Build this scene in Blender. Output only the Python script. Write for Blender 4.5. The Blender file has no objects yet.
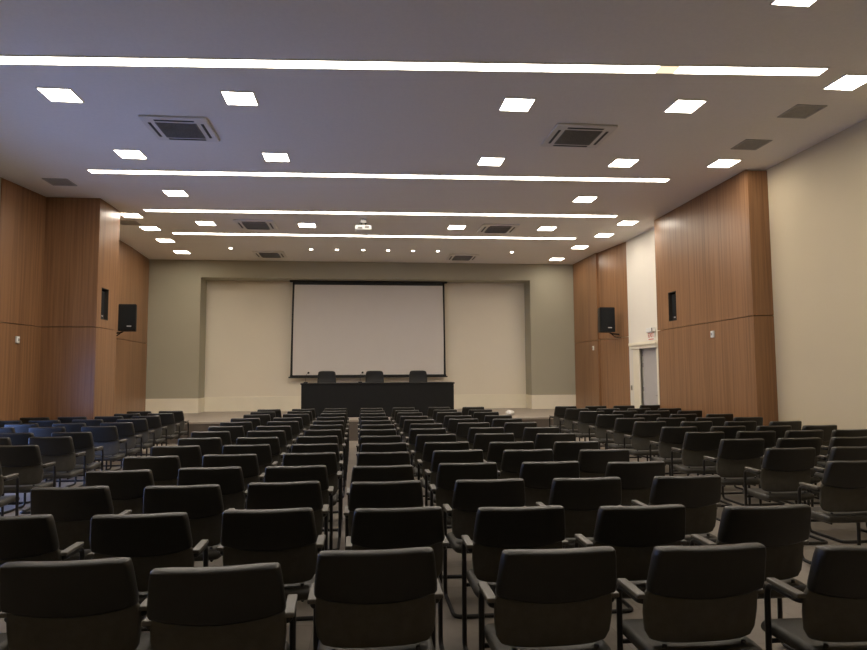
import bpy, bmesh, math, random
from mathutils import Vector, Matrix
random.seed(4)
SC = bpy.context.scene
COL = SC.collection
PI = math.pi

# ------------------------------------------------------------ materials
def mat(name, color, rough=0.6, metal=0.0, spec=0.5, noise=None, bump=None):
    m = bpy.data.materials.new(name); m.use_nodes = True
    nt = m.node_tree; b = nt.nodes['Principled BSDF']
    b.inputs['Base Color'].default_value = (*color, 1)
    b.inputs['Roughness'].default_value = rough
    b.inputs['Metallic'].default_value = metal
    b.inputs['Specular IOR Level'].default_value = spec
    if noise or bump:
        tc = nt.nodes.new('ShaderNodeTexCoord')
    if noise:
        scale, amt = noise
        n = nt.nodes.new('ShaderNodeTexNoise'); n.inputs['Scale'].default_value = scale
        n.inputs['Detail'].default_value = 4
        nt.links.new(tc.outputs['Object'], n.inputs['Vector'])
        r = nt.nodes.new('ShaderNodeValToRGB')
        r.color_ramp.elements[0].position = 0.3; r.color_ramp.elements[1].position = 0.7
        r.color_ramp.elements[0].color = (*[c*(1-amt) for c in color], 1)
        r.color_ramp.elements[1].color = (*[min(1, c*(1+amt)) for c in color], 1)
        nt.links.new(n.outputs['Fac'], r.inputs['Fac'])
        nt.links.new(r.outputs['Color'], b.inputs['Base Color'])
    if bump:
        scale, st = bump
        n = nt.nodes.new('ShaderNodeTexNoise'); n.inputs['Scale'].default_value = scale
        nt.links.new(tc.outputs['Object'], n.inputs['Vector'])
        bp = nt.nodes.new('ShaderNodeBump'); bp.inputs['Strength'].default_value = st
        bp.inputs['Distance'].default_value = 0.01
        nt.links.new(n.outputs['Fac'], bp.inputs['Height'])
        nt.links.new(bp.outputs['Normal'], b.inputs['Normal'])
    return m

def emit(name, color, strength):
    m = bpy.data.materials.new(name); m.use_nodes = True
    nt = m.node_tree; nt.nodes.clear()
    o = nt.nodes.new('ShaderNodeOutputMaterial'); e = nt.nodes.new('ShaderNodeEmission')
    e.inputs['Color'].default_value = (*color, 1); e.inputs['Strength'].default_value = strength
    nt.links.new(e.outputs[0], o.inputs[0])
    return m

def wood(name, c0, c1, board=0.62, rough=0.36):
    """laminate boards: vertical grain, and a slight tone change from board to board"""
    m = bpy.data.materials.new(name); m.use_nodes = True
    nt = m.node_tree; b = nt.nodes['Principled BSDF']; L = nt.links.new
    tc = nt.nodes.new('ShaderNodeTexCoord')
    mp = nt.nodes.new('ShaderNodeMapping'); mp.inputs['Scale'].default_value = (14, 14, 0.35)
    n = nt.nodes.new('ShaderNodeTexNoise'); n.inputs['Scale'].default_value = 1.6
    n.inputs['Detail'].default_value = 6; n.inputs['Distortion'].default_value = 0.4
    L(tc.outputs['Object'], mp.inputs['Vector']); L(mp.outputs[0], n.inputs['Vector'])
    mp2 = nt.nodes.new('ShaderNodeMapping'); mp2.inputs['Scale'].default_value = (70, 70, 0.8)
    n2 = nt.nodes.new('ShaderNodeTexNoise'); n2.inputs['Scale'].default_value = 1.0; n2.inputs['Detail'].default_value = 3
    L(tc.outputs['Object'], mp2.inputs['Vector']); L(mp2.outputs[0], n2.inputs['Vector'])
    mp3 = nt.nodes.new('ShaderNodeMapping'); mp3.inputs['Scale'].default_value = (1/board, 1/board, 0.0)
    n3 = nt.nodes.new('ShaderNodeTexNoise'); n3.inputs['Scale'].default_value = 1.3; n3.inputs['Detail'].default_value = 0
    L(tc.outputs['Object'], mp3.inputs['Vector']); L(mp3.outputs[0], n3.inputs['Vector'])
    a = nt.nodes.new('ShaderNodeMath'); a.operation = 'MULTIPLY_ADD'; a.inputs[1].default_value = 0.28
    L(n2.outputs['Fac'], a.inputs[0]); L(n.outputs['Fac'], a.inputs[2])
    a2 = nt.nodes.new('ShaderNodeMath'); a2.operation = 'MULTIPLY_ADD'; a2.inputs[1].default_value = 0.35
    L(n3.outputs['Fac'], a2.inputs[0]); L(a.outputs[0], a2.inputs[2])
    r = nt.nodes.new('ShaderNodeValToRGB')
    r.color_ramp.elements[0].position = 0.52; r.color_ramp.elements[1].position = 1.18 if False else .92
    r.color_ramp.elements[0].color = (*c0, 1); r.color_ramp.elements[1].color = (*c1, 1)
    L(a2.outputs[0], r.inputs['Fac']); L(r.outputs['Color'], b.inputs['Base Color'])
    b.inputs['Roughness'].default_value = rough
    b.inputs['Specular IOR Level'].default_value = 0.4
    return m

def floor_mat():
    m = bpy.data.materials.new('floor_vinyl'); m.use_nodes = True
    nt = m.node_tree; b = nt.nodes['Principled BSDF']; L = nt.links.new
    tc = nt.nodes.new('ShaderNodeTexCoord')
    br = nt.nodes.new('ShaderNodeTexBrick')
    br.inputs['Scale'].default_value = 1.0; br.inputs['Brick Width'].default_value = 0.6
    br.inputs['Row Height'].default_value = 0.6; br.inputs['Mortar Size'].default_value = 0.002
    br.inputs['Color1'].default_value = (.37, .325, .275, 1); br.inputs['Color2'].default_value = (.235, .205, .175, 1)
    br.inputs['Mortar'].default_value = (.2, .17, .15, 1); br.offset = 0.5
    L(tc.outputs['Object'], br.inputs['Vector'])
    n = nt.nodes.new('ShaderNodeTexNoise'); n.inputs['Scale'].default_value = 9; n.inputs['Detail'].default_value = 5
    L(tc.outputs['Object'], n.inputs['Vector'])
    mx = nt.nodes.new('ShaderNodeMixRGB'); mx.blend_type = 'MULTIPLY'; mx.inputs['Fac'].default_value = .35
    L(br.outputs['Color'], mx.inputs['Color1']); L(n.outputs['Fac'], mx.inputs['Color2'])
    L(mx.outputs[0], b.inputs['Base Color'])
    b.inputs['Roughness'].default_value = 0.42
    return m

M = dict(
    ceiling=mat('ceiling_paint', (.84, .80, .745), .75, noise=(30, .02), bump=(140, .15)),
    wall=mat('wall_paint', (.60, .51, .35), .8, noise=(.6, .03)),
    wall_white=mat('white_wall_paint', (.80, .76, .68), .75, noise=(.8, .02)),
    recess=mat('recess_paint', (.80, .735, .61), .8, noise=(.7, .02)),
    green=mat('grey_green_paint', (.40, .375, .285), .8, noise=(.7, .03)),
    skirting=mat('white_skirting', (.86, .80, .65), .6, noise=(3, .02)),
    wood=wood('brown_laminate', (.172, .084, .038), (.305, .158, .075)),
    groove=mat('dark_groove', (.05, .03, .02), .8, noise=(5, .1)),
    floor=floor_mat(),
    stage_top=mat('stage_boards', (.34, .295, .25), .5, noise=(3, .08)),
    stage_side=mat('stage_fascia', (.10, .08, .065), .6, noise=(4, .1)),
    cushion=mat('black_leatherette', (.018, .0172, .0145), .40, spec=.5, noise=(20, .12), bump=(260, .12)),
    shell=mat('charcoal_shell', (.098, .092, .078), .62, spec=.3, noise=(24, .1), bump=(300, .1)),
    seatm=mat('charcoal_seat', (.038, .035, .029), .5, spec=.5, noise=(24, .1), bump=(260, .12)),
    frame=mat('black_steel', (.012, .011, .011), .38, spec=.5, noise=(40, .1)),
    armpad=mat('grey_arm_pad', (.12, .11, .095), .42, spec=.5, noise=(40, .08)),
    black=mat('black_plastic', (.010, .010, .010), .5, spec=.35, noise=(40, .1)),
    mesh=mat('speaker_mesh', (.010, .011, .013), .75, spec=.2, noise=(200, .3)),
    tablem=mat('black_table', (.007, .007, .007), .6, spec=.25, noise=(10, .1)),
    screen=mat('screen_fabric', (.66, .62, .585), .85, noise=(2, .01)),
    white=mat('white_plastic', (.80, .79, .76), .4, noise=(10, .02)),
    acgrey=mat('unit_white', (.74, .71, .67), .5, noise=(10, .02)),
    grille=mat('grille_dark', (.21, .205, .195), .6, noise=(60, .2)),
    slot=mat('slot_dark', (.07, .07, .07), .6, noise=(20, .1)),
    vent=mat('vent_grey', (.40, .385, .36), .6, noise=(40, .1)),
    door=mat('door_grey', (.50, .48, .47), .5, noise=(3, .03)),
    steel=mat('steel', (.35, .33, .30), .35, metal=.8, noise=(20, .05)),
    red=mat('sign_red', (.55, .08, .05), .5, noise=(20, .05)),
    niche=mat('niche_dark', (.035, .028, .022), .7, noise=(10, .1)),
    greymark=mat('grey_mark', (.45, .45, .47), .5, noise=(20, .05)),
    panel_light=emit('panel_glow', (1.0, .89, .745), 26),
    strip_light=emit('strip_glow', (1.0, .89, .745), 13),
    strip_warm=emit('strip_glow_tired', (1.0, .78, .52), 1.05),
    spot_light=emit('spot_glow', (1.0, .9, .75), 22),
    led=emit('small_lamp', (.9, .9, 1.0), 1.2),
)

# ------------------------------------------------------------ helpers
def link(name, me, m, parent=None, loc=None, rz=0):
    o = bpy.data.objects.new(name, me); COL.objects.link(o)
    if m and not me.materials: me.materials.append(m)
    if parent: o.parent = parent
    if loc: o.location = loc
    o.rotation_euler.z = rz
    return o
def fin(bm, name, smooth=False):
    me = bpy.data.meshes.new(name)
    bmesh.ops.recalc_face_normals(bm, faces=bm.faces)
    bm.to_mesh(me); bm.free()
    if smooth:
        for p in me.polygons: p.use_smooth = True
    return me
def box(bm, x0, x1, y0, y1, z0, z1, bev=0):
    v = bmesh.ops.create_cube(bm, size=1)['verts']
    for p in v:
        p.co = Vector(((x0+x1)/2+p.co.x*(x1-x0), (y0+y1)/2+p.co.y*(y1-y0), (z0+z1)/2+p.co.z*(z1-z0)))
    if bev:
        es = list({e for p in v for e in p.link_edges})
        bmesh.ops.bevel(bm, geom=es, offset=bev, segments=2, affect='EDGES', profile=.5)
def mbox(name, m, dims, parent=None, bev=0):
    bm = bmesh.new()
    for d in (dims if isinstance(dims[0], (list, tuple)) else [dims]): box(bm, *d, bev=bev)
    return link(name, fin(bm, name), m, parent)
def prism(bm, pts, z0, z1):
    a = [bm.verts.new((x, y, z0)) for x, y in pts]; b = [bm.verts.new((x, y, z1)) for x, y in pts]
    bm.faces.new(a); bm.faces.new(b[::-1]); n = len(pts)
    for i in range(n): bm.faces.new((a[i], a[(i+1) % n], b[(i+1) % n], b[i]))
def cyl(bm, c, r, h, seg=20, axis='Z', r2=None):
    R = {'Z': Matrix(), 'X': Matrix.Rotation(PI/2, 4, 'Y'), 'Y': Matrix.Rotation(-PI/2, 4, 'X')}[axis]
    bmesh.ops.create_cone(bm, cap_ends=True, segments=seg, radius1=r, radius2=r if r2 is None else r2, depth=h,
                          matrix=Matrix.Translation(c) @ R)
def smooth_path(pts, rad, n=5):
    """polyline with rounded corners"""
    out = [Vector(pts[0])]
    for i in range(1, len(pts)-1):
        p, a, b = Vector(pts[i]), Vector(pts[i-1]), Vector(pts[i+1])
        r = min(rad, (a-p).length*.49, (b-p).length*.49)
        s = p+(a-p).normalized()*r; e = p+(b-p).normalized()*r
        for k in range(n+1):
            t = k/n; out.append(s*(1-t)**2+p*2*t*(1-t)+e*t*t)
    out.append(Vector(pts[-1])); return out
def tube(bm, pts, r, seg=8):
    rings = []; prev = None
    for i, p in enumerate(pts):
        d = (pts[min(i+1, len(pts)-1)]-pts[max(i-1, 0)]).normalized()
        if prev is None:
            u = d.orthogonal().normalized()
        else:
            u = (prev-d*prev.dot(d)).normalized()
        prev = u; w = d.cross(u)
        rings.append([bm.verts.new(p+(u*math.cos(2*PI*k/seg)+w*math.sin(2*PI*k/seg))*r) for k in range(seg)])
    for a, b in zip(rings, rings[1:]):
        for k in range(seg): bm.faces.new((a[k], a[(k+1) % seg], b[(k+1) % seg], b[k]))
    bm.faces.new(rings[0][::-1]); bm.faces.new(rings[-1])
def stops(L, r, n):
    """grid stops over [-L, L] that crowd the last r metres at both ends"""
    e = [0, .06*r, .2*r, .45*r, .75*r, r]
    inner = [-L+r+(2*L-2*r)*k/n for k in range(1, n)]
    return [-L+x for x in e]+inner+[L-x for x in e[::-1]]
def pad(bm, W, H, T, r, warp, q=9, nu=8, nv=6):
    """upholstered pad with rounded edge and corners; warp(u, v, x, y, h) -> point"""
    us, vs = stops(W, r, nu), stops(H, r, nv)
    G = {}
    for side in (1, -1):
        for i, x in enumerate(us):
            for j, y in enumerate(vs):
                border = i in (0, len(us)-1) or j in (0, len(vs)-1)
                if border and side == -1:
                    G[side, i, j] = G[1, i, j]; continue
                u, v = x/W, y/H
                m = max(abs(u), abs(v)); n = (abs(u)**q+abs(v)**q)**(1/q) if m > 0 else 1
                s = m/n if m > 0 else 1
                d = min(W-abs(x), H-abs(y), r)
                h = math.sqrt(max(0, r*r-(r-d)**2))/r*T/2*side
                G[side, i, j] = bm.verts.new(warp(u*s, v*s, x*s, y*s, h))
    for side in (1, -1):
        for i in range(len(us)-1):
            for j in range(len(vs)-1):
                f = [G[side, i, j], G[side, i+1, j], G[side, i+1, j+1], G[side, i, j+1]]
                bm.faces.new(f if side == 1 else f[::-1])
def thing(name, label, cat, loc=(0, 0, 0), rz=0, group=None):
    o = bpy.data.objects.new(name, None); COL.objects.link(o); o.empty_display_size = .1
    o.location = loc; o.rotation_euler.z = rz
    return tag(o, label, cat, group)
def tag(o, label, cat, group=None):
    o['label'] = label; o['category'] = cat
    if group: o['group'] = group
    return o
def struct(o):
    o['kind'] = 'structure'; return o
def copy_thing(t, loc, rz, label, group=None):
    r = t.copy(); COL.objects.link(r); r.location = loc; r.rotation_euler.z = rz; r['label'] = label
    if group: r['group'] = group
    for ch in t.children:
        c = ch.copy(); COL.objects.link(c); c.parent = r
        for g in ch.children:
            d = g.copy(); COL.objects.link(d); d.parent = c
    return r
def text_mesh(s, size, depth, name):
    cu = bpy.data.curves.new(name, 'FONT'); cu.body = s; cu.size = size; cu.extrude = depth
    cu.align_x = 'CENTER'; cu.align_y = 'CENTER'
    o = bpy.data.objects.new(name, cu); COL.objects.link(o)
    bpy.context.view_layer.update()
    me = bpy.data.meshes.new_from_object(o.evaluated_get(bpy.context.evaluated_depsgraph_get()))
    bpy.data.objects.remove(o); return me

# ------------------------------------------------------------ room shell
HC = 4.85                     # ceiling height
XL, XR, Y0, YF, YR = -6.0, 6.6, -3.0, 19.1, 19.8
struct(mbox('floor', M['floor'], (XL-.3, XR+.3, Y0-.2, 15.6, -.1, 0)))
struct(mbox('ceiling', M['ceiling'], (XL-.3, XR+.3, Y0-.2, YF, HC, HC+.15)))
struct(mbox('wall_back', M['wall'], (XL-.3, XR+.3, Y0-.2, Y0, 0, HC)))
struct(mbox('wall_right', M['wall'], (XR-.03, XR+.2, Y0, 13.3, 0, HC)))
# white wall with the doorway
struct(mbox('wall_right_by_door', M['wall_white'], [(XR, XR+.2, 13.3, 14.02, 0, HC), (XR, XR+.2, 14.94, 20, 0, HC),
                                           (XR, XR+.2, 14.02, 14.94, 2.13, HC)]))
WY0, WY1, WZ0, WZ1 = 7.5, 10.2, .03, 1.9
struct(mbox('wall_left', M['green'], [(XL-.2, XL, Y0, WY0, 0, HC), (XL-.2, XL, WY1, 13.6, 0, HC), (XL-.35, XL-.15, 13.6, 20, 0, HC),
                                      (XL-.2, XL, WY0, WY1, 0, WZ0), (XL-.2, XL, WY0, WY1, WZ1, HC)]))
w = struct(bpy.data.objects.new('window_1', None)); COL.objects.link(w)
fr = [(XL-.16, XL-.08, WY0, WY1, WZ0, WZ0+.06), (XL-.16, XL-.08, WY0, WY1, WZ1-.06, WZ1)]
for k in range(5):
    y = WY0+(WY1-WY0-.06)*k/4; fr.append((XL-.16, XL-.08, y, y+.06, WZ0, WZ1))
mbox('window_frame', M['steel'], fr, w)
# front wall: grey-green portal round a white recess
OX0, OX1, OZ = -4.63, 5.02, 4.35
struct(mbox('wall_front', M['green'], [(XL-.15, OX0, YF, YR, .48, HC), (OX1, XR, YF, YR, .48, HC), (OX0, OX1, YF, YR, OZ, HC)]))
struct(mbox('wall_front_recess', M['recess'], (OX0, OX1, YR, YR+.15, .48, OZ)))
struct(mbox('baseboard_front', M['skirting'], [(XL-.15, OX0+.012, YF-.03, YF, .48, .895), (OX1-.012, XR, YF-.03, YF, .48, .895)]))
struct(mbox('baseboard_recess', M['skirting'], [(OX0, OX1, YR-.04, YR, .48, .905), (OX0, OX0+.012, YF, YR, .48, .895), (OX1-.012, OX1, YF, YR, .48, .895)]))
# raised stage
st = struct(mbox('stage_platform', M['stage_side'], (XL-.15, XR, 15.41, YR, 0, .44)))
mbox('stage_deck', M['stage_top'], (XL-.15, XR, 15.4, YR, .44, .48), st)

# wood cladding; every run is an upper and a lower board with a shadow gap at 2.44
SEAM = 2.44
def clad(name, pts, ztop=HC-.005, z0=0.0, hole=None, splay=0.0):
    """pts: plan outline (closed) of a straight prism"""
    bm = bmesh.new()
    prism(bm, pts, z0, SEAM-.006)
    if hole is None: prism(bm, pts, SEAM+.006, ztop)
    else:
        x0, x1, y0, y1, hy0, hy1, hz0, hz1 = hole
        box(bm, x0, x1, y0, y1, SEAM+.006, hz0); box(bm, x0, x1, y0, y1, hz1, ztop)
        box(bm, x0, x1, y0, hy0, hz0, hz1); box(bm, x0, x1, hy1, y1, hz0, hz1)
    for v in bm.verts: v.co.x -= splay*(13.32-v.co.y)/3.5
    return struct(link(name, fin(bm, name), M['wood']))
# right: big box panel, its face at 6.30, end return at 9.9
clad('trim_1', [(6.30, 9.81), (6.34, 9.81), (6.34, 13.32), (6.30, 13.32)],
     hole=(6.30, 6.34, 9.81, 13.32, 12.44, 12.79, 2.59, 3.19), splay=.08)
clad('trim_2', [(6.222, 9.77), (6.57, 9.77), (6.57, 9.805), (6.222, 9.805)], ztop=HC-.03)
clad('trim_3', [(6.30, 13.325), (6.60, 13.325), (6.60, 13.36), (6.30, 13.36)])
struct(mbox('trim_4', M['groove'], [(6.345, 6.36, 9.95, 13.2, .02, 2.585), (6.345, 6.36, 9.95, 12.43, 2.585, HC-.03), (6.345, 6.36, 12.80, 13.2, 2.585, HC-.03), (6.345, 6.36, 12.43, 12.80, 3.195, HC-.03)]))
# right: far folded panel
clad('trim_5', [(6.60, 15.60), (6.43, 17.15), (6.47, 17.15), (6.60, 15.95)])
clad('trim_6', [(6.38, 17.16), (6.36, 19.065), (6.45, 19.065), (6.45, 17.16)])
# left: flat panel, box that steps out one metre, far folded panel
clad('trim_7', [(-5.985, 11.33), (-5.82, 12.49), (-6.0, 12.49), (-6.0, 11.33)])
clad('trim_8', [(-5.999, 12.5), (-4.87, 12.5), (-4.87, 12.54), (-5.999, 12.54)])
clad('trim_9', [(-4.91, 12.545), (-4.87, 12.545), (-4.87, 13.45), (-4.91, 13.45)],
     hole=(-4.91, -4.87, 12.545, 13.45, 12.69, 13.03, 2.60, 3.20))
clad('trim_10', [(-5.99, 13.455), (-4.87, 13.455), (-4.87, 13.49), (-5.99, 13.49)])
struct(mbox('trim_11', M['groove'], [(-5.9, -4.94, 12.545, 12.56, .02, HC-.03), (-4.93, -4.915, 12.56, 13.44, .02, 2.59),
        (-4.93, -4.915, 12.56, 12.68, 2.59, HC-.03), (-4.93, -4.915, 13.04, 13.44, 2.59, HC-.03), (-4.93, -4.915, 12.68, 13.04, 3.205, HC-.03)]))
clad('trim_12', [(-5.88, 15.6), (-5.93, 17.4), (-6.14, 17.4), (-6.14, 15.6)])
clad('trim_13', [(-5.945, 17.41), (-6.05, 19.065), (-6.14, 19.065), (-6.14, 17.41)])

# door in the white wall
d = struct(bpy.data.objects.new('door_1', None)); COL.objects.link(d); d.location = (XR, 14.94, 0)
leaf = mbox('door_leaf', M['door'], (.06, .10, -.90, -.02, .01, 2.125), d, bev=.003)
for z in (.35, 1.15, 1.72, 1.98):
    bm = bmesh.new(); cyl(bm, (.045, -.02, z), .012, .10, 10); link('hinge', fin(bm, 'hinge'), M['steel'], leaf)
bm = bmesh.new(); cyl(bm, (.04, -.82, 1.02), .012, .05, 10, 'X'); box(bm, .005, .02, -.86, -.74, 1.01, 1.03)
link('door_handle', fin(bm, 'door_handle'), M['steel'], leaf)
mbox('door_frame', M['skirting'], [(-.035, .04, 0.0, .36, 0, 2.13), (-.035, .04, -1.0, -.92, 0, 2.13)], d, bev=.004)
mbox('door_header', M['skirting'], [(-.07, .02, -1.02, .44, 2.11, 2.19), (-.10, .02, -1.02, .46, 2.19, 2.26)], d, bev=.004)
struct(mbox('door_sky_block', M['door'], (XR+.2, XR+.25, 13.9, 15.1, 0, 2.3)))  # sheet added behind the doorway to keep the blue sky from showing through

# ------------------------------------------------------------ ceiling fittings
def make_panel_light():
    t = thing('ceiling_light', '', 'ceiling light')
    fm = bmesh.new(); s, i = .19, .177
    for b in [(-s, s, -s, -i), (-s, s, i, s), (-s, -i, -i, i), (i, s, -i, i)]: box(fm, *b, -.012, 0)
    link('light_frame', fin(fm, 'light_frame'), M['white'], t)
    mbox('diffuser', M['panel_light'], (-i, i, -i, i, -.007, -.001), t)
    return t
pl = make_panel_light()
lights = [
  (3.83, 5.08, 'square ceiling panel light cut off by the top edge of the picture'),
 (-3.55, 7.86, 'square ceiling panel light just behind the nearest strip, far left'),
 (-1.47, 7.76, 'square ceiling panel light just behind the nearest strip, second from left'),
 (1.88, 7.63, 'square ceiling panel light just behind the nearest strip, third from left'),
 (3.98, 7.48, 'square ceiling panel light just behind the nearest strip, fourth from left'),
 (5.54, 6.67, 'square ceiling panel light at the right picture edge, beside the plain wall'),
 (-3.46, 9.93, 'square ceiling panel light just before the second strip, far left'),
 (-1.32, 9.87, 'square ceiling panel light just before the second strip, second from left'),
 (1.98, 9.78, 'square ceiling panel light just before the second strip, third from left'),
 (4.08, 9.66, 'square ceiling panel light just before the second strip, fourth from left'),
 (5.69, 9.54, 'square ceiling panel light by the near corner of the large right wood panel'),
 (-3.39, 12.03, 'square ceiling panel light between second and third strips, left side'),
 (4.20, 11.80, 'square ceiling panel light between second and third strips, right side'),
 (-3.41, 14.40, 'square ceiling panel light between third and fourth strips, far left'),
 (-1.24, 14.41, 'square ceiling panel light between third and fourth strips, left of the projector'),
 (2.10, 14.34, 'square ceiling panel light between third and fourth strips, right of the projector'),
 (4.18, 14.32, 'square ceiling panel light between third and fourth strips, right of the air unit'),
 (5.81, 13.62, 'square ceiling panel light over the white door wall, nearest of the right file'),
 (5.76, 14.90, 'square ceiling panel light of the right file, second nearest'),
 (5.67, 16.40, 'square ceiling panel light of the right file, third nearest'),
 (5.59, 18.20, 'square ceiling panel light of the right file, closest to the front wall'),
 (-4.76, 13.80, 'square ceiling panel light touching the left wood box edge'),
 (-4.76, 15.00, 'square ceiling panel light of the left file, second nearest'),
 (-4.82, 16.35, 'square ceiling panel light of the left file, third nearest'),
# unseen lamps carrying the grid on overhead, added to light the near chairs
 (-3.6, 5.45, 'unseen added square ceiling panel light before the nearest strip, far left'), (-1.45, 5.4, 'unseen added square ceiling panel light before the nearest strip, second from left'),
 (1.85, 5.05, 'unseen added square ceiling panel light before the nearest strip, third from left'),
 (-3.6, 2.9, 'unseen added square ceiling panel light above the camera, far left'), (-1.45, 2.9, 'unseen added square ceiling panel light above the camera, second from left'),
 (1.85, 2.9, 'unseen added square ceiling panel light above the camera, third from left'), (3.9, 2.9, 'unseen added square ceiling panel light above the camera, far right'),
 (-4.84, 17.88, 'square ceiling panel light of the left file, closest to the front wall'),
]
first = True
for x, y, lab in lights:
    if first: pl.location = (x, y, HC); pl['label'] = lab; pl['group'] = 'square ceiling panel lights'; first = False
    else: copy_thing(pl, (x, y, HC), 0, lab)

# long strip lights, laid slightly askew to the room
def strip(xa, ya, xb, yb, label, warm=None):
    L = math.hypot(xb-xa, yb-ya); a = math.atan2(yb-ya, xb-xa)
    t = thing('strip_light', label, 'strip light', (xa, ya, HC-.0005), a, 'long strip lights across the ceiling')
    w = .085
    mbox('strip_trim', M['white'], [(-.015, L+.015, -w-.015, -w, -.010, 0), (-.015, L+.015, w, w+.015, -.010, 0),
                                    (-.015, 0, -w, w, -.010, 0), (L, L+.015, -w, w, -.010, 0)], t)
    if warm:
        mbox('diffuser', M['strip_light'], [(0, warm[0], -w, w, -.006, -.001), (warm[1], L, -w, w, -.006, -.001)], t)
        o = mbox('diffuser', M['strip_warm'], (warm[0], warm[1], -w, w, -.006, -.001), t); o['label'] = 'dim warm-tinted stretch of the strip'
    else: mbox('diffuser', M['strip_light'], (0, L, -w, w, -.006, -.001), t)
strip(-4.45, 7.06, 5.05, 6.45, 'nearest and longest white strip light across the ceiling', (7.66, 7.88))
strip(-4.40, 10.84, 5.22, 10.49, 'second nearest white strip light across the ceiling')
strip(-4.35, 13.35, 5.32, 13.05, 'third strip light, just in front of the ceiling projector')
strip(-4.40, 15.49, 5.19, 15.35, 'farthest strip light, nearest to the stage wall')

def make_spot():
    t = thing('spot_light', '', 'spotlight')
    bm = bmesh.new(); cyl(bm, (0, 0, -.006), .06, .012, 20); link('spot_ring', fin(bm, 'spot_ring'), M['white'], t)
    bm = bmesh.new(); cyl(bm, (0, 0, -.014), .042, .005, 20); link('lamp', fin(bm, 'lamp'), M['spot_light'], t)
    return t
sp = make_spot()
sl = ['small round ceiling spot at the far left of the stage', 'small round ceiling spot, leftmost of the six in a row',
      'small round ceiling spot, second of the six in a row', 'small round ceiling spot directly behind the projector',
      'small round ceiling spot just right of the projector', 'small round ceiling spot, fifth of the six in a row',
      'small round ceiling spot, rightmost of the six in a row', 'small round ceiling spot at the far right of the stage']
for i, (x, lab) in enumerate(zip([-3.43, -1.37, -.69, 0.0, .66, 1.33, 2.0, 4.03], sl)):
    if i == 0: sp.location = (x, 17.2, HC); sp['label'] = lab; sp['group'] = 'round spots over the stage'
    else: copy_thing(sp, (x, 17.2, HC), 0, lab)

def make_ac():
    t = thing('ceiling_air_conditioner', '', 'air conditioner')
    bm = bmesh.new(); box(bm, -.42, .42, -.42, .42, -.035, 0, bev=.018); link('fascia', fin(bm, 'fascia'), M['acgrey'], t)
    bm = bmesh.new(); box(bm, -.26, .26, -.26, .26, -.042, -.034)
    for k in range(13): y = -.24+.04*k; box(bm, -.25, .25, y-.006, y+.006, -.050, -.042)
    link('intake_grille', fin(bm, 'intake_grille'), M['grille'], t)
    for a in range(4):
        bm = bmesh.new(); box(bm, -.25, .25, .315, .350, -.040, -.034, bev=.001)
        box(bm, -.24, .24, .328, .336, -.046, -.040)
        bmesh.ops.rotate(bm, verts=bm.verts, cent=(0, 0, 0), matrix=Matrix.Rotation(a*PI/2, 3, 'Z'))
        link('air_slot', fin(bm, 'air_slot'), M['slot'], t)
    return t
ac = make_ac()
al = ['square ceiling air conditioner at near left between the first two strips', 'square ceiling air conditioner at near right between the first two strips',
      'square ceiling air conditioner left, between third and fourth strips', 'square ceiling air conditioner right, between third and fourth strips',
      'square ceiling air conditioner over the stage, left one', 'square ceiling air conditioner over the stage, right one']
for i, ((x, y), lab) in enumerate(zip([(-2.43, 8.80), (2.97, 8.57), (-2.34, 14.41), (3.05, 14.37), (-2.54, 18.0), (2.79, 18.05)], al)):
    if i == 0: ac.location = (x, y, HC); ac['label'] = lab; ac['group'] = 'ceiling air conditioners'
    else: copy_thing(ac, (x, y, HC), 0, lab)

def make_vent():
    t = thing('ceiling_vent', '', 'vent')
    mbox('vent_frame', M['vent'], [(-.2, .2, -.2, -.17, -.012, 0), (-.2, .2, .17, .2, -.012, 0), (-.2, -.17, -.17, .17, -.012, 0), (.17, .2, -.17, .17, -.012, 0)], t)
    bm = bmesh.new(); box(bm, -.17, .17, -.17, .17, -.004, 0)
    for k in range(9): y = -.15+.0375*k; box(bm, -.17, .17, y-.008, y+.008, -.010, -.004)
    link('vent_louvres', fin(bm, 'vent_louvres'), M['vent'], t); return t
vt = make_vent()
for i, (x, y, lab) in enumerate([(5.55, 7.50, 'grey square ceiling vent at right, the nearer of two'), (5.62, 8.70, 'grey square ceiling vent at right, the farther of two'),
        (-5.15, 11.50, 'dark square ceiling vent before the left wood box'), (-5.05, 14.5, 'dark square ceiling vent just behind the left wood box')]):
    if i == 0: vt.location = (x, y, HC); vt['label'] = lab; vt['group'] = 'square ceiling vents'
    else: copy_thing(vt, (x, y, HC), 0, lab)

# projector on its ceiling mount
t = thing('projector', 'small white projector hung from the ceiling before the farthest strip', 'projector', (0.0, 13.7, HC))
bm = bmesh.new(); cyl(bm, (0, 0, -.01), .07, .02, 18); cyl(bm, (0, 0, -.07), .02, .12, 12); box(bm, -.06, .06, -.06, .06, -.11, -.05, bev=.012)
link('ceiling_mount', fin(bm, 'ceiling_mount'), M['white'], t)
bm = bmesh.new(); box(bm, -.085, -.02, -.05, .05, -.165, -.11, bev=.006); box(bm, .03, .07, -.05, .05, -.165, -.11, bev=.006)
link('bracket', fin(bm, 'bracket'), M['black'], t)
b = mbox('projector_body', M['white'], (-.17, .17, -.13, .13, -.27, -.165), t, bev=.022)
bm = bmesh.new(); cyl(bm, (.08, .14, -.215), .035, .04, 18, 'Y'); link('lens', fin(bm, 'lens'), M['black'], b)
mbox('rear_vents', M['grille'], [(-.12, -.02, -.135, -.128, -.25, -.21), (.03, .12, -.135, -.128, -.235, -.195)], b)

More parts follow.
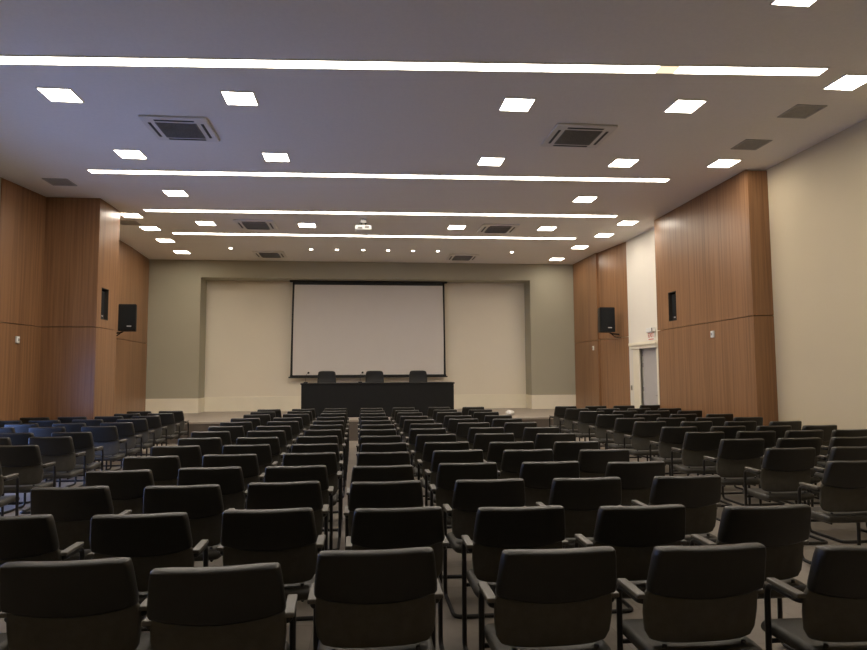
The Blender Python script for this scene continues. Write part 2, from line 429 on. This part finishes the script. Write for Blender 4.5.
# ------------------------------------------------------------ stage furniture
t = thing('projection_screen', 'large blank white projection screen with black border above the stage table', 'screen', (.19, 19.55, 0))
bm = bmesh.new()
zt, zb = 4.30, 1.52
v = [bm.verts.new(p) for p in [(-2.22, 0, zt-.06), (2.22, 0, zt-.06), (2.26, 0, zb), (-2.26, 0, zb)]]
w2 = [bm.verts.new(p.co+Vector((0, .008, 0))) for p in v]
bm.faces.new(v); bm.faces.new(w2[::-1])
for i in range(4): bm.faces.new((v[i], v[(i+1) % 4], w2[(i+1) % 4], w2[i]))
link('screen_fabric', fin(bm, 'screen_fabric'), M['screen'], t)
bm = bmesh.new()
for s in (-1, 1):
    prof = []
    for k in range(13):
        f = k/12; z = zt-(zt-zb)*f
        bow = .012*math.sin(PI*f)+(.02 if s > 0 else .04)*f
        prof.append((2.215+bow, 2.275+bow*1.2-.015*math.sin(PI*f), z))
    for (a0, b0, z0), (a1, b1, z1) in zip(prof, prof[1:]):
        q = [bm.verts.new((s*x, y, z)) for y in (-.004, .012) for x, z in ((a0, z0), (b0, z0), (b1, z1), (a1, z1))]
        for f in ((0, 1, 2, 3), (7, 6, 5, 4), (0, 4, 5, 1), (1, 5, 6, 2), (2, 6, 7, 3), (3, 7, 4, 0)): bm.faces.new([q[i] for i in f])
box(bm, -2.275, 2.275, -.004, .012, zt-.08, zt)
box(bm, -2.33, 2.31, -.004, .012, zb-.035, zb+.01)
bmesh.ops.remove_doubles(bm, verts=bm.verts, dist=.0005)
link('black_border', fin(bm, 'black_border'), M['black'], t)
mbox('weight_bar', M['black'], (-2.37, 2.35, -.02, .02, zb-.075, zb-.035), t, bev=.006)
mbox('housing', M['black'], (-2.36, 2.36, -.05, .10, zt, OZ-.003), t, bev=.01)

t = thing('stage_table', 'long black panelled table on the stage in front of the screen', 'table', (.385, 16.6, .48))
mbox('tabletop', M['tablem'], (-1.92, 1.92, -.25, .55, .815, .85), t, bev=.004)
mbox('front_panel', M['tablem'], (-1.90, 1.90, -.235, -.205, .0, .815), t)
for s in (-1, 1): mbox('side_panel', M['tablem'], (s*1.885-.018, s*1.885+.018, -.205, .50, 0, .815), t)

def make_swivel():
    t = thing('swivel_chair', '', 'chair')
    bm = bmesh.new()
    pad(bm, .25, .27, .07, .035, lambda u, v, x, y, h: Vector((x*(1-.05*v), .25+h+.05*v-.05*u*u+.04*(1-v*v), .89+y)), q=7)
    link('backrest', fin(bm, 'backrest', True), M['black'], t)
    bm = bmesh.new(); pad(bm, .25, .24, .09, .04, lambda u, v, x, y, h: Vector((x, y, .48+h)), q=7); link('seat', fin(bm, 'seat', True), M['black'], t)
    for s in (-1, 1):
        bm = bmesh.new()
        tube(bm, smooth_path([(s*.24, .15, .46), (s*.30, .15, .46), (s*.30, .12, .68), (s*.30, -.12, .68)], .05), .013)
        box(bm, s*.30-.028, s*.30+.028, -.14, .14, .685, .71, bev=.008)
        link('armrest', fin(bm, 'armrest'), M['black'], t)
    bm = bmesh.new(); cyl(bm, (0, 0, .27), .03, .34, 14); tube(bm, smooth_path([(0, .05, .43), (0, .27, .43), (0, .30, .75)], .08), .02)
    link('gas_column', fin(bm, 'gas_column'), M['black'], t)
    bm = bmesh.new()
    for k in range(5):
        a = 2*PI*k/5+.3; tube(bm, [Vector((0, 0, .12)), Vector((.28*math.cos(a), .28*math.sin(a), .075))], .018)
        cyl(bm, (.28*math.cos(a), .28*math.sin(a), .03), .03, .03, 12, 'X'); cyl(bm, (.28*math.cos(a), .28*math.sin(a), .055), .01, .04, 8)
    link('star_base', fin(bm, 'star_base'), M['black'], t)
    return t
sw = make_swivel()
for i, (x, lab) in enumerate([(-.97, 'black padded chair behind the stage table, left one'), (.33, 'black padded chair behind the stage table, middle one'),
                              (1.49, 'black padded chair behind the stage table, right one')]):
    if i == 0: sw.location = (x, 17.55, .48); sw['label'] = lab; sw['group'] = 'chairs behind the stage table'
    else: copy_thing(sw, (x, 17.55, .48), [0, .06, -.04][i], lab)

def make_mic():
    t = thing('gooseneck_microphone', '', 'microphone')
    mbox('mic_base', M['black'], (-.05, .05, -.06, .06, 0, .03), t, bev=.008)
    bm = bmesh.new(); tube(bm, smooth_path([(0, 0, .03), (0, 0, .2), (.05, .08, .25)], .07), .005, 6); link('gooseneck', fin(bm, 'gooseneck'), M['black'], t)
    bm = bmesh.new(); bmesh.ops.create_uvsphere(bm, u_segments=12, v_segments=8, radius=.028, matrix=Matrix.Translation((.06, .10, .26)) @ Matrix.Diagonal((1, 1.3, 1, 1)))
    link('windscreen', fin(bm, 'windscreen', True), M['black'], t); return t
mc = make_mic(); mc.location = (-1.44, 16.75, 1.33)
mc['label'] = 'thin gooseneck microphone at the left end of the stage table'; mc['group'] = 'microphones on the stage table'
copy_thing(mc, (-.07, 16.75, 1.33), 0, 'thin gooseneck microphone beside the middle chair on the stage table')

# small white bundle lying on the stage
bm = bmesh.new(); bmesh.ops.create_icosphere(bm, subdivisions=4, radius=1)
for v_ in bm.verts:
    p = v_.co; k = 1+.13*math.sin(5*p.x+2)*math.sin(6*p.y)+.08*math.sin(11*p.z+4*p.x)
    v_.co = Vector((p.x*.115*k, p.y*.10*k, max(-.06, p.z*.07*k)))
    v_.co.z += .06
o = link('cloth_bundle', fin(bm, 'cloth_bundle', True), M['white'], None, (3.74, 16.45, .48))
tag(o, 'small crumpled white bundle lying on the stage right of the table', 'bundle')

# ------------------------------------------------------------ wall things
def wall_speaker(loc, rz, label, side):
    t = thing('wall_speaker', label, 'speaker', loc, rz, 'black loudspeakers on the side walls')
    bm = bmesh.new()
    prism(bm, [(-.20, -.15), (.20, -.15), (.14, .16), (-.14, .16)], -.315, .315)
    bmesh.ops.bevel(bm, geom=list(bm.edges), offset=.012, segments=2, affect='EDGES')
    b = link('cabinet', fin(bm, 'cabinet'), M['black'], t)
    mbox('front_grille', M['mesh'], (-.18, .18, -.162, -.150, -.29, .29), t, bev=.004)
    me = bpy.data.meshes.new('badge'); bm = bmesh.new()
    box(bm, .0, .10, -.168, -.162, -.215, -.190, bev=.002)
    lo = link('badge', fin(bm, 'badge'), M['greymark'], t)
    bm = bmesh.new()
    s = side
    tube(bm, smooth_path([(s*.12, .08, -.30), (s*.20, .12, -.34), (s*.50, .16, -.36)], .05), .018)
    tube(bm, smooth_path([(s*.14, .10, -.30), (s*.30, .14, -.42), (s*.50, .16, -.43)], .05), .012)
    box(bm, s*.51-.02, s*.51+.02, .10, .22, -.50, -.30)
    link('wall_bracket', fin(bm, 'wall_bracket'), M['black'], t)
wall_speaker((6.13, 15.92, 2.88), .02, 'black loudspeaker on a bracket on the right far wood panel', 1)
wall_speaker((-5.49, 15.95, 2.90), .08, 'black loudspeaker on the left far wood panel beside the wood box', -1)

def niche_speaker(x, y, z, s, label):
    t = thing('niche_speaker', label, 'speaker', (x, y, z), 0, 'slim speakers sunk in the wood panels')
    # s=+1: opens towards -x (right wall)
    mbox('niche_lining', M['niche'], [(0.0, s*.16, -.172, -.160, -.30, .30) if s > 0 else (-.16, 0, -.172, -.160, -.30, .30),
        (0, .16, .160, .172, -.30, .30) if s > 0 else (-.16, 0, .160, .172, -.30, .30),
        (0, .16, -.16, .16, .288, .30) if s > 0 else (-.16, 0, -.16, .16, .288, .30),
        (0, .16, -.16, .16, -.30, -.288) if s > 0 else (-.16, 0, -.16, .16, -.30, -.288),
        (.15, .16, -.16, .16, -.288, .288) if s > 0 else (-.16, -.15, -.16, .16, -.288, .288)], t)
    b = mbox('speaker_body', M['black'], ((.05, .145) if s > 0 else (-.145, -.05))+(-.12, .12, -.286, .25), t, bev=.01)
    mbox('speaker_mesh', M['vent'] if False else M['mesh'], ((.044, .05) if s > 0 else (-.05, -.044))+(-.10, .10, -.20, .23), b)
    mbox('badge', M['greymark'], ((.040, .044) if s > 0 else (-.044, -.040))+(-.03, .03, -.235, -.215), b)
niche_speaker(6.285, 12.615, 2.89, 1, 'slim dark speaker sunk in the large right wood panel')
niche_speaker(-4.87, 12.86, 2.90, -1, 'slim dark speaker sunk in the side of the left wood box')

def wall_sensor(x, y, z, s, label):
    t = thing('wall_sensor', label, 'sensor', (x, y, z), 0, 'small white boxes on the wood panels')
    a, b = (-.035, 0) if s > 0 else (0, .035)
    mbox('sensor_housing', M['white'], (a, b, -.045, .045, -.06, .06), t, bev=.008)
    a, b = (-.045, -.034) if s > 0 else (.034, .045)
    mbox('sensor_eye', M['vent'], (a, b, -.02, .02, -.02, .025), t, bev=.004)
wall_sensor(6.248, 11.03, 2.22, 1, 'small white sensor box on the large right wood panel')
wall_sensor(6.39, 17.5, 2.23, 1, 'small white sensor box below the right loudspeaker on the far panel')
wall_sensor(-5.915, 11.85, 2.17, -1, 'small white sensor box on the left wood panel')

t = thing('light_switch', 'small switch plate at the far side of the doorway', 'switch', (6.60, 15.50, 1.17))
mbox('switch_plate', M['steel'], (-.012, 0, -.04, .04, -.06, .06), t, bev=.003)
mbox('rocker', M['grille'], (-.018, -.012, -.015, .015, -.03, .03), t)

t = thing('exit_sign', 'white emergency exit sign with red letters above the door', 'sign', (6.60, 14.27, 2.43))
mbox('lamp_housing', M['white'], (-.07, 0, -.19, .19, .04, .14), t, bev=.012)
mbox('test_panel', M['grille'], (-.075, -.06, -.16, -.11, .05, .13), t, bev=.003)
mbox('sign_plate', M['white'], (-.03, -.018, -.18, .18, -.15, .04), t)
me = text_mesh('EXIT', .15, .002, 'letters'); me.transform(Matrix.Rotation(-PI/2, 4, 'Z') @ Matrix.Rotation(PI/2, 4, 'X'))
l = link('letters', me, M['red'], t, (-.033, 0, -.035))
mbox('red_line', M['red'], (-.034, -.030, -.13, .13, -.135, -.115), t)

# ------------------------------------------------------------ audience chairs
def make_chair():
    t = thing('armchair', '', 'chair')
    bm = bmesh.new()                                   # upper cushion wrapped over the top of the back
    def wc(u, v, x, y, h):
        f = (v+1)/2                                    # 0 hem, 1 top
        hw = .252*(1-f)+.229*f
        zb_ = .652-.030*(1-u*u); z = zb_+(.852-zb_)*f
        th = .72+.28*f
        return Vector((u*hw, -.188-(z-.64)*.24+h*th+.024*u*u*(1-.4*f), z-.006*(1-u*u)*f))
    pad(bm, .25, .112, .078, .017, wc, q=12, nu=8, nv=6)
    link('back_cushion', fin(bm, 'back_cushion', True), M['cushion'], t)
    bm = bmesh.new()                                   # thin lower back
    def ws(u, v, x, y, h):
        z = .560+y
        hw = .247-.012*max(0, -v)
        return Vector((u*hw, -.148-(z-.56)*.12+h+.022*u*u, z))
    pad(bm, .25, .125, .030, .012, ws, q=6, nu=8, nv=6)
    link('backrest', fin(bm, 'backrest', True), M['shell'], t)
    bm = bmesh.new()
    def wseat(u, v, x, y, h):
        return Vector((x, y+.005, .398+h-.030*max(0, v-.5)**2*4-.012*(1-u*u)*(1-v*v)))
    pad(bm, .242, .225, .062, .03, wseat, q=9, nu=6, nv=6)
    link('seat', fin(bm, 'seat', True), M['seatm'], t)
    for s in (-1, 1):
        bm = bmesh.new(); box(bm, s*.256-.021, s*.256+.021, -.145, .075, .618, .638, bev=.006)
        link('armrest', fin(bm, 'armrest'), M['armpad'], t)
    bm = bmesh.new()                                   # one bent steel tube: arm, front post, floor runner, rear bar
    P = [(-.200, -.122, .604), (-.256, -.122, .604), (-.256, .10, .606), (-.256, .115, .013), (-.256, -.32, .013)]
    pts = P+[(-p[0], p[1], p[2]) for p in P[::-1]]
    tube(bm, smooth_path(pts, .055), .0135, 8)
    link('frame', fin(bm, 'frame', True), M['frame'], t)
    bm = bmesh.new()
    tube(bm, [Vector((-.256, .112, .352)), Vector((.256, .112, .352))], .011, 8)
    for s in (-1, 1): tube(bm, [Vector((s*.17, .112, .352)), Vector((s*.17, -.14, .352)), Vector((s*.17, -.152, .44))], .010, 8)
    link('seat_support', fin(bm, 'seat_support', True), M['frame'], t)
    return t
chair = make_chair()
ORD = ['first', 'second', 'third', 'fourth', 'fifth', 'sixth', 'seventh', 'eighth', 'ninth', 'tenth', 'eleventh', 'twelfth', 'thirteenth', 'fourteenth']
CHAIRS = {
 'centre': [
  (0, [(0, -1.72, 2.72), (1, -1.115, 2.64), (2, -0.54, 2.49), (3, 0.055, 2.64), (4, 0.775, 2.56), (5, 1.39, 2.53), (6, 2.04, 2.45)]),
  (1, [(0, -1.79, 3.51), (1, -1.12, 3.47), (2, -0.485, 3.5), (3, 0.185, 3.44), (4, 0.825, 3.38), (5, 1.46, 3.32), (6, 2.10, 3.23)]),
  (2, [(0, -1.83, 4.37), (1, -1.14, 4.32), (2, -0.51, 4.36), (3, 0.15, 4.29), (4, 0.83, 4.27), (5, 1.485, 4.24), (6, 2.175, 4.22)]),
  (3, [(0, -1.79, 5.07), (1, -1.15, 5.13), (2, -0.51, 5.11), (3, 0.15, 5.02), (4, 0.82, 5.08), (5, 1.47, 5.05), (6, 2.13, 4.95)]),
  (4, [(0, -1.82, 5.91), (1, -1.16, 5.94), (2, -0.47, 5.94), (3, 0.19, 5.89), (4, 0.86, 5.93), (5, 1.5, 5.87), (6, 2.19, 5.78)]),
  (5, [(0, -1.84, 6.74), (1, -1.16, 6.73), (2, -0.48, 6.7), (3, 0.21, 6.67), (4, 0.85, 6.66), (5, 1.51, 6.57), (6, 2.17, 6.5)]),
  (6, [(0, -1.81, 7.55), (1, -1.17, 7.51), (2, -0.51, 7.54), (3, 0.2, 7.45), (4, 0.84, 7.52), (5, 1.53, 7.52), (6, 2.23, 7.4)]),
  (7, [(0, -1.88, 8.39), (1, -1.2, 8.38), (2, -0.5, 8.4), (3, 0.19, 8.33), (4, 0.83, 8.34), (5, 1.59, 8.37), (6, 2.3, 8.26)]),
  (8, [(0, -1.86, 9.21), (1, -1.21, 9.15), (2, -0.5, 9.21), (3, 0.21, 9.13), (4, 0.89, 9.19), (5, 1.57, 9.23), (6, 2.24, 9.15)]),
  (9, [(0, -1.88, 10.02), (1, -1.2, 10.04), (2, -0.51, 10.03), (3, 0.2, 9.97), (4, 0.86, 9.99), (5, 1.55, 10.04), (6, 2.22, 9.93)]),
  (10, [(0, -1.89, 10.86), (1, -1.22, 10.89), (2, -0.52, 10.92), (3, 0.19, 10.82), (4, 0.85, 10.85), (5, 1.58, 10.82), (6, 2.25, 10.76)]),
  (11, [(0, -1.87, 11.84), (1, -1.19, 11.89), (2, -0.53, 11.9), (3, 0.18, 11.78), (4, 0.85, 11.85), (5, 1.57, 11.85), (6, 2.23, 11.73)]),
  (12, [(0, -1.89, 12.71), (1, -1.21, 12.73), (2, -0.54, 12.73), (3, 0.18, 12.63), (4, 0.85, 12.62), (5, 1.6, 12.65), (6, 2.27, 12.53)]),
  (13, [(0, -1.89, 13.55), (1, -1.21, 13.58), (2, -0.56, 13.65), (3, 0.18, 13.57), (4, 0.85, 13.66), (5, 1.6, 13.67), (6, 2.31, 13.57)]),
 ],
 'left': [
  (0, [(0, -3.48, 6.25)]),
  (1, [(0, -3.51, 7.06)]),
  (2, [(0, -3.58, 7.99), (1, -4.25, 7.99)]),
  (3, [(0, -3.61, 8.6), (1, -4.29, 8.6)]),
  (4, [(0, -3.64, 9.54), (1, -4.32, 9.54), (2, -4.98, 9.54)]),
  (5, [(0, -3.66, 10.25), (1, -4.34, 10.25), (2, -5.0, 10.25), (3, -5.63, 10.25)]),
  (6, [(0, -3.72, 11.06), (1, -4.4, 11.06), (2, -5.06, 11.06), (3, -5.63, 11.06)]),
  (7, [(0, -3.75, 11.85), (1, -4.37, 11.85), (2, -4.97, 11.85), (3, -5.56, 11.8)]),
  (8, [(0, -3.73, 12.6), (1, -4.32, 12.6)]),
  (9, [(0, -3.77, 13.4), (1, -4.37, 13.4)]),
 ],
 'right': [
  (0, [(0, 3.825, 4.74)]),
  (1, [(0, 3.895, 5.62), (1, 4.535, 5.62), (2, 5.14, 5.62)]),
  (2, [(0, 3.935, 6.45), (1, 4.575, 6.45), (2, 5.18, 6.45), (3, 5.79, 6.45)]),
  (3, [(0, 3.975, 7.27), (1, 4.615, 7.27), (2, 5.22, 7.27), (3, 5.83, 7.27)]),
  (4, [(0, 4.045, 8.02), (1, 4.685, 7.99), (2, 5.29, 7.95), (3, 5.9, 7.92)]),
  (5, [(0, 4.075, 8.95), (1, 4.715, 8.85), (2, 5.32, 8.75), (3, 5.93, 8.65)]),
  (6, [(0, 4.095, 9.7), (1, 4.735, 9.65), (2, 5.34, 9.59), (3, 5.93, 9.54)]),
  (7, [(0, 4.13, 10.6), (1, 4.74, 10.52), (2, 5.34, 10.45), (3, 5.94, 10.37)]),
  (8, [(0, 4.17, 11.6), (1, 4.77, 11.53), (2, 5.36, 11.47), (3, 5.95, 11.4)]),
  (9, [(0, 4.2, 12.5), (1, 4.79, 12.4), (2, 5.375, 12.3), (3, 5.96, 12.2)]),
  (10, [(0, 4.25, 13.4), (1, 4.9, 13.39), (2, 5.52, 13.38), (3, 6.15, 13.49)]),
 ],
}
def label_for(block, i, c, n, rows):
    row = 'nearest row' if i == 0 else ('last row by the stage' if i == rows-1 else ORD[i]+' row from the camera')
    if block == 'centre':
        seat = ['leftmost seat', 'second seat from the left', 'third seat from the left', 'middle seat',
                'third seat from the right', 'second seat from the right', 'rightmost seat'][c]
        return 'black armchair in the centre block, %s, %s' % (row, seat)
    seat = ['aisle seat', 'second seat from the aisle', 'third seat from the aisle', 'fourth seat from the aisle'][c]
    return 'black armchair in the %s block, %s, %s' % (block, row, seat)
used = False
for block, rows in CHAIRS.items():
    for i, seats in rows:
        for c, x, y in seats:
            rz = random.uniform(-.02, .02)
            if block == 'centre' and i == 0: rz = [0, .015, .04, 0, 0, 0, -.02][c]
            loc = (x, y+.235, 0)
            lab = label_for(block, i, c, len(seats), len(rows))
            g = 'black armchairs of the %s block' % block
            if not used:
                chair.location = loc; chair.rotation_euler.z = rz; chair['label'] = lab; chair['group'] = g; used = True
            else: copy_thing(chair, loc, rz, lab, g)

# ------------------------------------------------------------ daylight from the side window
W = bpy.data.worlds.new('sky'); SC.world = W; W.use_nodes = True
bg = W.node_tree.nodes['Background']; bg.inputs['Color'].default_value = (.26, .42, 1.0, 1); bg.inputs['Strength'].default_value = 7.5

# ------------------------------------------------------------ camera
cam = bpy.data.cameras.new('camera'); co = bpy.data.objects.new('camera', cam); COL.objects.link(co)
cam.sensor_width = 36; cam.lens = 650/867*36; cam.clip_start = .05; cam.clip_end = 100
yaw, roll, pitch = math.radians(6.2), math.radians(.36), math.atan(49/650)
f = Vector((math.sin(yaw)*math.cos(pitch), math.cos(yaw)*math.cos(pitch), math.sin(pitch)))
r0 = Vector((math.cos(yaw), -math.sin(yaw), 0)); u0 = r0.cross(f)
r = r0*math.cos(roll)-u0*math.sin(roll); u = r0*math.sin(roll)+u0*math.cos(roll)
co.matrix_world = Matrix(((r.x, u.x, -f.x, 0), (r.y, u.y, -f.y, 0), (r.z, u.z, -f.z, 1.54), (0, 0, 0, 1)))
SC.camera = co
SC.view_settings.view_transform = 'Standard'; SC.view_settings.look = 'None'
SC.view_settings.exposure = 0.45; SC.view_settings.gamma = 1.0; SC.view_settings.use_curve_mapping = False
